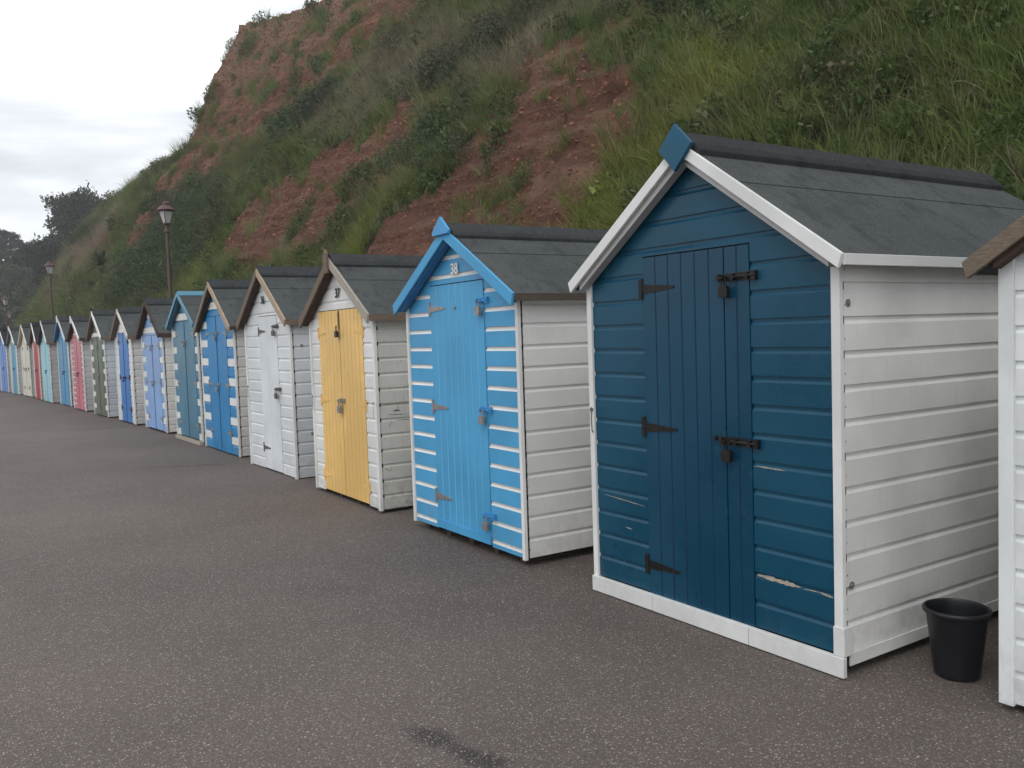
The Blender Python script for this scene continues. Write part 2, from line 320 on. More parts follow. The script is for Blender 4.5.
def blades(n, spread, h, wd, lean, seed, seg=3):
    rnd = random.Random(seed); mb = MB()
    for _ in range(n):
        a = rnd.uniform(0, 6.283); r = spread * math.sqrt(rnd.random()); bx, by = r * math.cos(a), r * math.sin(a)
        d = rnd.uniform(0, 6.283); hh = h * rnd.uniform(.5, 1.15); ln = lean * rnd.uniform(.2, 1.3); ww = wd * rnd.uniform(.7, 1.3); q = rnd.uniform(0, 3.14)
        sx, sy = math.cos(q) * ww, math.sin(q) * ww; vs = []
        for k in range(seg + 1):
            t = k / seg; o = ln * t * t; z = hh * (t - .35 * ln / max(h, .01) * t * t * t); f = (1 - t ** 1.6) * .5 + (0.02 if k == seg else 0)
            cx_, cy_ = bx + math.cos(d) * o, by + math.sin(d) * o; vs += [(cx_ - sx * f, cy_ - sy * f, z), (cx_ + sx * f, cy_ + sy * f, z)]
        mb.add(vs, [(2 * k, 2 * k + 1, 2 * k + 3, 2 * k + 2) for k in range(seg)])
    return mb
def leaves(n, rx, rz, size, seed, hollow=.4, aspect=.6, stems=0):
    rnd = random.Random(seed); mb = MB()
    for _ in range(stems):
        a = rnd.uniform(0, 6.283); e = rnd.uniform(.5, 1.4); d = Vector((math.cos(a) * math.cos(e) * rx, math.sin(a) * math.cos(e) * rx, math.sin(e) * rz * 1.1)); mb.tube([(0, 0, 0), d * .5, d], [.012, .008, .003], 4)
    for _ in range(n):
        a = rnd.uniform(0, 6.283); e = math.asin(rnd.uniform(-.1, 1)); r = rnd.uniform(hollow, 1) ** .6 * (1 + .25 * noise.noise((math.cos(a) * 2 + seed, math.sin(a) * 2, e * 2)))
        c = Vector((math.cos(a) * math.cos(e) * r * rx, math.sin(a) * math.cos(e) * r * rx, math.sin(e) * r * rz + rz * .08))
        u = Vector((rnd.gauss(0, 1), rnd.gauss(0, 1), rnd.gauss(0, .7))).normalized(); v = u.orthogonal().normalized(); v = Matrix.Rotation(rnd.uniform(0, 6.28), 3, u) @ v
        s_ = size * rnd.uniform(.6, 1.3); w_ = u.cross(v) * s_ * aspect * .5
        mb.add([c - v * s_ * .5, c + w_, c + v * s_ * .5, c - w_], [(0, 1, 2, 3)])
    return mb
def coll(name, obs):
    c = bpy.data.collections.new(name)
    for o in obs:
        for cc in list(o.users_collection): cc.objects.unlink(o)
        c.objects.link(o)
    return c
C_grass = coll('grass_tufts', [blades(60, .18, .40, .010, .26, 1).build('grass_tuft', M_grass, fix=False), blades(46, .24, .34, .011, .34, 2).build('grass_tuft', M_grass, fix=False), blades(26, .10, .62, .010, .30, 3).build('grass_tuft', M_grass, fix=False)])
C_leaf = coll('herb_clumps', [leaves(150, .30, .26, .055, 5, stems=6).build('herb_clump', M_leaf, fix=False), leaves(110, .24, .36, .075, 6, stems=5).build('herb_clump', M_leaf, fix=False), leaves(200, .36, .22, .045, 8, stems=6).build('herb_clump', M_leaf, fix=False)])
C_bush = coll('bush_clumps', [leaves(1900, .9, .85, .062, 11, .55, stems=14).build('bush_clump', M_bush, fix=False), leaves(1600, .7, 1.0, .066, 12, .5, stems=12).build('bush_clump', M_bush, fix=False), leaves(2100, 1.15, .7, .06, 13, .55, stems=14).build('bush_clump', M_bush, fix=False)])
C_dry = coll('dry_stems', [blades(18, .2, .75, .008, .22, 21).build('dry_stem_tuft', M_stalk, fix=False), blades(26, .26, .5, .009, .34, 22).build('dry_stem_tuft', M_stalk, fix=False)])
def scatter(name, den_attr, density, coll_, smin, smax, tilt, upmix, sink, seed):
    o = bpy.data.objects.new(name, bpy.data.meshes.new(name)); col.objects.link(o)
    g = bpy.data.node_groups.new(name + '_nodes', 'GeometryNodeTree'); g.interface.new_socket('Geometry', in_out='INPUT', socket_type='NodeSocketGeometry'); g.interface.new_socket('Geometry', in_out='OUTPUT', socket_type='NodeSocketGeometry')
    n = g.nodes; l = g.links; go = n.new('NodeGroupOutput')
    oi = n.new('GeometryNodeObjectInfo'); oi.inputs['Object'].default_value = hill
    dp = n.new('GeometryNodeDistributePointsOnFaces'); dp.inputs['Seed'].default_value = seed
    l.new(oi.outputs['Geometry'], dp.inputs['Mesh'])
    na = n.new('GeometryNodeInputNamedAttribute'); na.data_type = 'FLOAT'; na.inputs['Name'].default_value = den_attr
    mm = n.new('ShaderNodeMath'); mm.operation = 'MULTIPLY'; mm.inputs[1].default_value = density; l.new(na.outputs['Attribute'], mm.inputs[0]); l.new(mm.outputs[0], dp.inputs['Density'])
    vm = n.new('ShaderNodeMix'); vm.data_type = 'VECTOR'; vm.inputs[0].default_value = upmix; l.new(dp.outputs['Normal'], vm.inputs[4]); vm.inputs[5].default_value = (0, 0, 1)
    al = n.new('FunctionNodeAlignRotationToVector'); al.axis = 'Z'; l.new(vm.outputs[1], al.inputs['Vector'])
    rv = n.new('FunctionNodeRandomValue'); rv.data_type = 'FLOAT_VECTOR'; rv.inputs[0].default_value = (-tilt, -tilt, 0); rv.inputs[1].default_value = (tilt, tilt, 6.283)
    er = n.new('FunctionNodeEulerToRotation'); l.new(rv.outputs[0], er.inputs[0])
    rr = n.new('FunctionNodeRotateRotation'); rr.rotation_space = 'LOCAL'; l.new(al.outputs[0], rr.inputs[0]); l.new(er.outputs[0], rr.inputs[1])
    rs = n.new('FunctionNodeRandomValue'); rs.data_type = 'FLOAT'; rs.inputs[2].default_value = smin; rs.inputs[3].default_value = smax; rs.inputs['Seed'].default_value = seed + 5
    sa = n.new('GeometryNodeInputNamedAttribute'); sa.data_type = 'FLOAT'; sa.inputs['Name'].default_value = 'size'
    sm = n.new('ShaderNodeMath'); sm.operation = 'MULTIPLY'; l.new(rs.outputs[1], sm.inputs[0]); l.new(sa.outputs['Attribute'], sm.inputs[1])
    ci = n.new('GeometryNodeCollectionInfo'); ci.inputs['Collection'].default_value = coll_; ci.inputs['Separate Children'].default_value = True; ci.inputs['Reset Children'].default_value = True
    ip = n.new('GeometryNodeInstanceOnPoints'); ip.inputs['Pick Instance'].default_value = True
    l.new(dp.outputs['Points'], ip.inputs['Points']); l.new(ci.outputs[0], ip.inputs['Instance']); l.new(rr.outputs[0], ip.inputs['Rotation']); l.new(sm.outputs[0], ip.inputs['Scale'])
    tr = n.new('GeometryNodeTranslateInstances'); tr.inputs['Translation'].default_value = (0, 0, -sink); l.new(ip.outputs[0], tr.inputs[0])
    l.new(tr.outputs[0], go.inputs[0])
    md = o.modifiers.new('scatter', 'NODES'); md.node_group = g
    return tag(o, kind='stuff')
GD = 1.0
tag(scatter('hillside_grass', 'gden', 26 * GD, C_grass, .7, 1.35, .35, .55, .03, 1), 'long green grass covering the slope behind the huts', 'grass')
tag(scatter('hillside_herbs', 'lden', 9 * GD, C_leaf, .7, 1.7, .4, .3, .05, 2), 'low leafy weeds and bramble spread over the slope', 'undergrowth')
tag(scatter('hillside_bushes', 'bden', .55, C_bush, .45, 1.15, .3, .55, .2, 3), 'dark green scrub merging over the steep slope', 'scrub')
tag(scatter('dry_grass', 'dden', 12 * GD, C_dry, .6, 1.2, .35, .6, .03, 4), 'dead straw coloured stems standing in the slope grass', 'dry grass')

rocks = []
for sd_ in range(3):
    bm = bmesh.new(); bmesh.ops.create_icosphere(bm, subdivisions=2, radius=.1)
    for v in bm.verts: v.co *= 1 + .55 * noise.noise(v.co * 14 + Vector((sd_ * 5, 0, 0))); v.co.z *= .65
    me = bpy.data.meshes.new('rubble_stone'); bm.to_mesh(me); bm.free(); o = bpy.data.objects.new('rubble_stone', me); col.objects.link(o); rocks.append(o)
b = NB('red_stone'); oi_ = b.n('ShaderNodeObjectInfo'); M_rock = b.fin(b.mix(oi_.outputs['Random'], (.15, .068, .046, 1), (.25, .118, .078, 1)), .95, .15)
for o in rocks: o.data.materials.append(M_rock)
tag(scatter('loose_rubble', 'soil', 26, coll('rubble', rocks), .08, .55, 1.5, .2, .012, 6), 'loose red stones and clods on the bare earth patches', 'rubble')
# ------------------------------------------------------------------ beach huts
WHITE = (.71, .72, .71); WHITE2 = (.66, .66, .645); SIDE = (.72, .72, .71)
FELT = felt((.050, .058, .060)); FELT2 = felt((.030, .035, .038)); FELT3 = felt((.023, .026, .028)); FELT_BLACK = felt((.014, .015, .020))  # the two dark ridge cap felts have the ridge shadow put into their colour
STEEL = metal((.32, .31, .30), .45, .5); BLACKM = metal((.018, .018, .018), .45, .25); BRASS = metal((.22, .17, .10), .5, .4)
DARKGAP = plain('dark_interior', (.012, .012, .012), .9, .1); BEARER = rawwood((.075, .06, .045))
W_BROWN = rawwood((.22, .168, .125)); W_FASC = rawwood((.12, .095, .08)); W_GREY = rawwood((.26, .225, .19)); W_DARK = rawwood((.085, .055, .045)); W_TAN = rawwood((.52, .41, .30)); W_PALE = rawwood((.48, .44, .37))
GROUP = 'beach huts in a row along the promenade'

def shiplap(mb, mp, z0, z1, spans, brk, pitch, mats, d=.009, phase=0.):
    """horizontal boards; mp(s_off, along, z) maps; spans(z) gives the stretches at that height; mats(k, part) gives slot"""
    k = 0; z = z0 - phase
    while z < z1 - 1e-4:
        pr = [(z, 0, 0), (z + .77 * pitch, 0, 0), (z + .865 * pitch, d, 1), (z + pitch, d, 1), (z + pitch, 0, 2)]
        for (za, oa, _), (zb, ob, part) in zip(pr[:-1], pr[1:]):
            if part == 2:
                if zb < z1:
                    for (l, r) in spans(zb, True): mb.quad(mp(oa, l, za), mp(oa, r, za), mp(ob, r, zb), mp(ob, l, zb), mats(k, 0))
                continue
            if min(zb, z1) <= max(za, z0) + 1e-6: continue
            cuts = sorted({max(za, z0), min(zb, z1), *[q for q in brk if max(za, z0) < q < min(zb, z1)]})
            for a_, b_ in zip(cuts[:-1], cuts[1:]):
                if b_ - a_ < 1e-5: continue
                f = lambda q: oa + (ob - oa) * (q - za) / (zb - za)
                sa, sb = spans(a_, True), spans(b_, False)
                for (l0, r0), (l1, r1) in zip(sa, sb): mb.quad(mp(f(a_), l0, a_), mp(f(a_), r0, a_), mp(f(b_), r1, b_), mp(f(b_), l1, b_), mats(k, part))
        z += pitch; k += 1

def hinge(hx, a, z, dirn, mat, door, Lh=.24):
    m = MB(hx)
    m.box(-.007, -.002, min(a, a - dirn * .028), max(a, a - dirn * .028), z - .055, z + .055)
    m.tube([(-.009, a, z - .057), (-.009, a, z + .057)], .006, 8)
    m.prism([(a + dirn * .004, z - .026), (a + dirn * Lh, z - .007), (a + dirn * (Lh + .012), z), (a + dirn * Lh, z + .007), (a + dirn * .004, z + .026)], -.009, -.0055, 0)
    for t in (.04, .11, .19): m.lathe([(0, 0), (.005, 0)], 6) if False else m.tube([(-.0115, a + dirn * t, z), (-.008, a + dirn * t, z)], .004, 6)
    return m.build('hinge', mat, door)
def bolt(hx, a, z, mat, door, Lb=.16, lock=True, lockmat=None, padsize=1.):
    m = MB(hx)
    m.box(-.009, -.0045, a - Lb * .62, a + Lb * .45, z - .02, z + .02)
    m.tube([(-.020, a - Lb * .75, z), (-.020, a + Lb * .42, z)], .0075, 10)
    for q in (-.55, -.1, .35): m.box(-.029, -.009, a + Lb * q - .009, a + Lb * q + .009, z - .014, z + .014)
    m.box(-.024, -.004, a - Lb * .8, a - Lb * .66, z - .022, z + .022)
    m.tube([(-.022, a + Lb * .1, z), (-.045, a + Lb * .12, z + .008), (-.047, a + Lb * .2, z - .006)], .006, 8)
    m.build('bolt', mat, door)
    if lock: padlock(hx, a + Lb * .12, z, lockmat or mat, door, padsize)
def padlock(hx, a, z, mat, door, k=1.):
    m = MB(hx)
    pts = [(-.035, a + .014 * k * math.cos(t), z - .02 * k + .022 * k * math.sin(t)) for t in np.linspace(0, math.pi, 9)]
    m.tube([(-.035, a + .014 * k, z - .042 * k)] + pts + [(-.035, a - .014 * k, z - .042 * k)], .0035 * k, 6)
    m.prism([(a - .024 * k, z - .085 * k), (a + .024 * k, z - .085 * k), (a + .026 * k, z - .045 * k), (a + .018 * k, z - .036 * k), (a - .018 * k, z - .036 * k), (a - .026 * k, z - .045 * k)], -.046, -.024, 0)
    m.build('padlock', mat, door, bevel=.002)
def hook(hx, a, z, root, mat, s=0.):
    m = MB(hx)
    m.lathe([(0, 0)], 3) if False else None
    m.tube([(s - .004, a, z), (s - .02, a, z)], .006, 8)
    ring = [(s - .022, a + .011 * math.cos(t), z + .011 * math.sin(t)) for t in np.linspace(0, 6.28, 11)]; m.tube(ring, .0028, 6)
    m.tube([(s - .024, a, z - .01), (s - .022, a + .004, z - .06), (s - .020, a + .002, z - .125), (s - .022, a - .010, z - .135), (s - .024, a - .016, z - .125)], .0028, 6)
    m.build('cabin_hook', mat, root)

def hut(P):
    n = Vector((P['n'][0], P['n'][1], 0)); th = P['th']; w = P['w']; D = P.get('D', 2.72); he = P['he']; ha = P['ha']; z0 = P['z0']
    sv = Vector((math.cos(th), -math.sin(th), 0)); av = Vector((math.sin(th), math.cos(th), 0))
    c = n + sv * D / 2 + av * w / 2
    root = empty('beach_hut', c, -th); tag(root, P['label'], 'beach hut', GROUP)
    hx = lambda s, a, z: (s - D / 2, a - w / 2, z)
    near = P.get('near', False); bv = .0025 if near else 0
    m_ = (ha - he) / (w / 2); pitch = P.get('pitch', .135)
    Lz = lambda z: 0 if z <= he else (z - he) / (ha - he) * w / 2
    sd = P.get('seed', 1); pk = P.get('peel', 0); dirt = P.get('dirt', .25)
    fc = paint(P['front'], P.get('rough', .42), dirt, pk, sd); f2 = paint(P.get('front2', WHITE), .5, dirt, 0, sd + 1)
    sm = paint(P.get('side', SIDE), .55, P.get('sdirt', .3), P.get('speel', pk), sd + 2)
    pat = P.get('pattern', 'plain')
    def mats(k, part):
        if pat == 'cove': return 1 if part == 1 else 0
        if pat == 'alt': return 1 if k % 2 == P.get('odd', 1) and part == 0 else 0
        return 0
    d0, d1, dt, db = P['door']       # near edge, far edge, top, bottom
    lm, rm = P.get('panel', (d0, d0))  # fixed boards beside the door
    h0 = min(d0, lm)
    def spans(z, up):
        l, r = Lz(z), w - Lz(z)
        if (z < dt - 1e-6) if up else (z <= dt + 1e-6): return [(l, max(h0, l)), (min(d1, r), r)]
        return [(l, r)]
    mb = MB(hx); shiplap(mb, lambda o, a, z: (o, a, z), z0, ha, spans, (he, dt), pitch, mats, phase=P.get('phase', 0.))
    mb.prism([(0, z0), (w, z0), (w, he), (w / 2, ha), (0, he)], .012, .03, 0, 2)
    for ch in P.get('chips', ()): # long bare slivers where the paint and edge have split away
        a0, a1, zc, th_, slope = ch; q = 16; rr = random.Random(int(a0 * 999)); up = []; lo = []
        for i in range(q + 1):
            t = i / q; a = a0 + (a1 - a0) * t; mid = zc + slope * t; e_ = th_ * (1 - abs(2 * t - 1) ** 3) * rr.uniform(.35, 1.) + .0008
            up.append((a, mid + e_ * .6)); lo.append((a, mid - e_ * .5))
        mb.prism(lo + up[::-1], -.0025, .001, 0, 3)
    mb.build('front_wall', [fc, f2, DARKGAP, W_PALE], root)
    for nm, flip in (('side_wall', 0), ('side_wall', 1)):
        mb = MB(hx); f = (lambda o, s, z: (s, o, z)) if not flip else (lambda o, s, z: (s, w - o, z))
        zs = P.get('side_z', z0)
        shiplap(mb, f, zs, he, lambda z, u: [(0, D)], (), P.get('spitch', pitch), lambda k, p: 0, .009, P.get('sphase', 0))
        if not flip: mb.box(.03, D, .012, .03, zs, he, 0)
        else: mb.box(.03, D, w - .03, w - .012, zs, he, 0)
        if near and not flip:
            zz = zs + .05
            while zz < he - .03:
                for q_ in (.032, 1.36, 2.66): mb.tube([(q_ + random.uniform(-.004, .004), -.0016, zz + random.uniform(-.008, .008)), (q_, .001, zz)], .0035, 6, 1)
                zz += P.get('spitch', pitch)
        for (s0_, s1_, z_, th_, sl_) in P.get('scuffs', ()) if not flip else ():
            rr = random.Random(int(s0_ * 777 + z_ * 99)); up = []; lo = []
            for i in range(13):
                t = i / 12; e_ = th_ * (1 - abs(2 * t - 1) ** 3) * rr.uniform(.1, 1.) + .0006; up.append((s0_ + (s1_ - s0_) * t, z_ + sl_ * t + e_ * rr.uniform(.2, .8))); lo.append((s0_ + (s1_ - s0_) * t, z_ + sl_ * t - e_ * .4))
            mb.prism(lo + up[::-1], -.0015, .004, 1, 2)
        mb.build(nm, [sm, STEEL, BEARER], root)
    mb = MB(hx); shiplap(mb, lambda o, a, z: (D - o, a, z), z0, ha, lambda z, u: [(Lz(z), w - Lz(z))], (he,), pitch, lambda k, p: 0)
    mb.prism([(.03, z0), (w - .03, z0), (w - .03, he), (w / 2, ha), (.03, he)], D - .03, D - .012, 0); mb.build('rear_wall', sm, root)
    # corner trims
    tc_ = paint(P.get('trim', WHITE), .5, dirt, pk * .6, sd + 3, 'v'); ct = P.get('ct', .035); tz = P.get('trim_z', z0)
    for a0_, a1_ in ((-.010, ct), (w - ct * P.get('far_ct', .8), w + .013)):
        mb = MB(hx); mb.box(-.015, .012, a0_, a1_, tz - P.get('trim_drop', .01), (he - .0 if a0_ < 0 else he) + .0); mb.build('corner_trim', tc_, root, bevel=bv)
    # doors
    dm = paint(P['dcol'], P.get('rough', .42), dirt * .7, pk * .5, sd + 4, 'v', wall=False, name='painted_door'); gm = paint(P.get('gcol', tuple(v * .8 for v in P['dcol'])), .5, 0, 0, sd + 5, 'v', wall=False)
    def leaf(a0, a1, name, zt=dt, zb=db, plank=P.get('plank', .09), proud=.004):
        m = MB(hx); k = max(1, round((a1 - a0) / plank)); pw = (a1 - a0) / k; fr = []
        for i in range(k):
            x0, x1 = a0 + i * pw, a0 + (i + 1) * pw; g = .0045
            fr += [(x0 + (g if i else 0), -proud, 0), (x1 - (g if i < k - 1 else 0), -proud, 1)]
            if i < k - 1: fr += [(x1, -proud + .0055, 1)]
        for (q0, o0, mm), (q1, o1, _) in zip(fr[:-1], fr[1:]): m.quad((o0, q0, zb), (o1, q1, zb), (o1, q1, zt), (o0, q0, zt), 1 if o0 != o1 else 0)
        for q, o in ((a0, -proud), (a1, -proud)): m.quad((o, q, zb), (.011, q, zb), (.011, q, zt), (o, q, zt))
        m.quad((-proud + .003, a0, zt), (-proud + .003, a1, zt), (.011, a1, zt), (.011, a0, zt)); m.quad((-proud + .006, a0, zb), (-proud + .006, a1, zb), (.011, a1, zb), (.011, a0, zb))
        if P.get('rail'): m.box(-.016, -.0045, a0, a1, zb, zb + .06)
        return m.build(name, [dm, gm], root, fix=False)
    hm = P.get('hmat', STEEL)
    if P['kind'] == 'single':
        dr = leaf(d0 + .005, d1 - .005, 'door', dt - .007)
        if 'panel' in P: leaf(lm + .003, rm - .003, 'door_panel', dt - .007)
        for z in P.get('hz', ()): hinge(hx, d1, z, -1, hm, dr)
        for z in P.get('bz', ()): bolt(hx, P.get('ba', d0 + .03), z, P.get('bmat', hm), dr, P.get('bl', .15), lockmat=P.get('lmat'), padsize=P.get('pad', 1.))
        if 'knob' in P:
            m = MB(hx); a_, z_ = P['knob']; m.tube([(-.004, a_, z_), (-.018, a_, z_)], [.014, .010], 10); m.build('knob', hm, dr)
    else:
        md = (d0 + d1) / 2
        dn = leaf(d0 + .005, md - .008, 'door', dt - .007); df = leaf(md + .008, d1 - .005, 'door', dt - .007)
        for z in P.get('hz', ()): hinge(hx, d0, z, 1, hm, dn, .17); hinge(hx, d1, z, -1, hm, df, .17)
        for z in P.get('bz', ()): bolt(hx, md, z, P.get('bmat', hm), dn, P.get('bl', .12), lockmat=P.get('lmat'), padsize=P.get('pad', 1.))
        if not P.get('hasp'):
            m = MB(hx); m.box(-.010, -.0045, md - .013, md + .013, db, dt - .012); m.build('cover_strip', gm, dn)
        if P.get('hasp'): 
            m = MB(hx); m.box(-.010, -.0045, md - .016, md + .016, P['hasp'] - .02, P['hasp'] + .17); m.box(-.016, -.010, md - .011, md + .011, P['hasp'] + .01, P['hasp'] + .15); m.build('hasp', BRASS, dn); padlock(hx, md, P['hasp'] + .02, BLACKM, dn, 1.25)
    # roof
    ov = P.get('ov', .07); fo = P.get('fo', .075); bo = .05; rt = .05
    zr = lambda a, o=0.: he + m_ * (w / 2 - abs(a - w / 2)) + o
    rf = P.get('felt', FELT)
    mb = MB(hx); A0, A1, Mx = -ov, w + ov, w / 2
    mb.prism([(A0, zr(A0, .004)), (Mx, zr(Mx, .004)), (A1, zr(A1, .004)), (A1, zr(A1, rt)), (Mx, zr(Mx, rt)), (A0, zr(A0, rt))], -fo, D + bo, 0)
    roof = mb.build('roof', rf, root)
    for i, (q, tt) in enumerate(((.36, .0055),)):
        mb = MB(hx); mb.prism([(Mx - q, zr(Mx - q, rt + .001)), (Mx, zr(Mx, rt + .001)), (Mx + q, zr(Mx + q, rt + .001)), (Mx + q, zr(Mx + q, rt + tt)), (Mx, zr(Mx, rt + tt)), (Mx - q, zr(Mx - q, rt + tt))], -fo + .004, D + bo - .006, 0); mb.build('felt_lap', rf, roof)
    if P.get('ridge', 1):
        q = P.get('rq', .15); th_ = P.get('rth', .045); rc = P.get('rmat', FELT2)
        mb = MB(hx); mb.prism([(Mx - q, zr(Mx - q, rt - .004)), (Mx, zr(Mx, rt + .004)), (Mx + q, zr(Mx + q, rt - .004)), (Mx + q + .006, zr(Mx + q, rt + th_ * .6)), (Mx + q - .02, zr(Mx + q - .02, rt + th_)), (Mx + .02, zr(Mx, rt + th_ - .002)), (Mx - .02, zr(Mx, rt + th_ - .002)), (Mx - q + .02, zr(Mx - q + .02, rt + th_)), (Mx - q - .006, zr(Mx - q, rt + th_ * .6))], -fo - .006, D + bo - .03, 0)
        mb.build('ridge_cap', rc, roof, bevel=.008 if near else 0)
    bw = P.get('bw', .075); bn = P.get('bmn'); bf = P.get('bmf', bn); tp = rt + .010
    for side, bm_ in ((0, bn), (1, bf)):
        mb = MB(hx); e_ = ov + .012
        tip = -e_ if side == 0 else w + e_
        poly = [(tip, zr(tip, tp)), (Mx, zr(Mx, tp)), (Mx, zr(Mx, tp - bw * 1.15)), (tip + (.02 if side == 0 else -.02), zr(tip, tp - bw * 1.05))]
        mb.prism(poly, -fo - .022, -fo - .001, 0); mb.build('bargeboard', bm_, roof, bevel=bv)
        mb = MB(hx); t2 = 0.0 if side == 0 else w
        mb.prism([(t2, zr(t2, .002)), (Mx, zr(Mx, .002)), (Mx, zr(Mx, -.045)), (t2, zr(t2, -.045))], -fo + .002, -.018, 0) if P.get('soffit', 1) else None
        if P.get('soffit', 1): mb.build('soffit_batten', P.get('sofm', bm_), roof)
    for side in (0, 1):
        mb = MB(hx); fh = P.get('fh', .075)
        x0, x1 = (-ov - .014, -ov + .006) if side == 0 else (w + ov - .006, w + ov + .014)
        zz = zr(-ov, rt + .003); mb.box(-fo, D + bo, x0, x1, zz - fh, zz); mb.build('eaves_fascia', P.get('fm', bn), roof, bevel=bv)
    sF = -fo - .024
    if P.get('finial') == 'diamond':
        mb = MB(hx); zc = zr(Mx, .06); mb.prism([(Mx - .115, zc - .03), (Mx + .005, zc - .15), (Mx + .115, zc - .03), (Mx - .0, zc + .085)], sF - .022, sF, 0); mb.build('finial', P['fim'], roof, bevel=.003)
    if P.get('finial') == 'gable':
        mb = MB(hx); zc = zr(Mx, .06); mb.prism([(Mx - .12, zc - .055), (Mx + .12, zc - .055), (Mx + .125, zc - .03), (Mx, zc + .075), (Mx - .125, zc - .03)], sF - .022, sF, 0); mb.build('finial', P['fim'], roof, bevel=.003)
    if P.get('finial') == 'spike':
        mb = MB(hx); zc = zr(Mx, .05); k = P.get('fs', 1.); mb.prism([(Mx - .035 * k, zc - .14 * k), (Mx + .055 * k, zc - .14 * k), (Mx + .065 * k, zc + .02 * k), (Mx + .015 * k, zc + .085 * k), (Mx - .035 * k, zc + .04 * k)], sF - .02, sF, 0); mb.build('finial', P.get('fim', bf), roof)
    # foot
    if P.get('plinth'):
        pm = paint(WHITE, .5, .12, 0, sd + 8); pl = P['plinth']
        for a0_, a1_ in ((-.02, w * .30), (w * .302, w * .70), (w * .702, w + .012)):
            mb = MB(hx); mb.box(-.030, -.004, a0_, a1_, .006, pl); mb.build('base_board', pm, root, bevel=bv)
        mb = MB(hx); mb.box(.036, D - .02, -.009, -.001, .045, .045 + .055); mb.build('base_board', pm, root)
        mb = MB(hx); mb.box(-.0195, .037, -.018, ct + .004, pl + .002, pl + .13); mb.build('corner_block', pm, root, bevel=bv)
    if P.get('pallet'):
        mb = MB(hx); mb.box(-.05, D * .6, .02, w - .02, .0, .045); mb.build('pallet_base', W_PALE, root)
    nb = P.get('nb', 4)
    for i in range(nb):
        a = .12 + (w - .24) * i / (nb - 1); mb = MB(hx); mb.box(P.get('bs', .03), D - .03, a - .03, a + .03, 0.0, z0 - .001 if not P.get('plinth') else .043); mb.build('bearer', BEARER, root)
    if P.get('plinth'):
        mb = MB(hx); mb.box(.03, D - .03, .03, w - .03, .044, .0995); mb.build('floor_frame', DARKGAP, root)
    if 'num' in P:
        t, z_, size, nm_ = P['num']; cu = bpy.data.curves.new('house_number', 'FONT'); cu.body = t; cu.size = size; cu.extrude = .003; cu.align_x = 'CENTER'; cu.align_y = 'CENTER'; cu.offset = size * .012
        o = bpy.data.objects.new('house_number', cu); col.objects.link(o); dg = bpy.context.evaluated_depsgraph_get(); me = bpy.data.meshes.new_from_object(o.evaluated_get(dg)); bpy.data.objects.remove(o); o = bpy.data.objects.new('house_number', me); col.objects.link(o); me.materials.clear(); me.materials.append(nm_); o.parent = root
        o.matrix_local = Matrix(((0, 0, -1, -.012 - D / 2), (-1, 0, 0, P.get('na', w / 2) - w / 2), (0, 1, 0, z_), (0, 0, 0, 1)))
    if 'plaque' in P:
        a_, z_ = P['plaque']; mb = MB(hx); mb.box(-.010, .0, a_ - .025, a_ + .025, z_ - .05, z_ + .05); mb.build('plaque', BLACKM, root)
    for (a_, z_) in P.get('hooks', ()): hook(hx, a_, z_, root, BLACKM if near else STEEL)
    for (s_, z_) in P.get('studs', ()):
        mb = MB(hx); mb.tube([(s_, -.004, z_), (s_, .003, z_)], .017, 14); mb.tube([(s_, -.010, z_), (s_, -.003, z_)], .009, 6); mb.build('stud', STEEL, root)
    return root

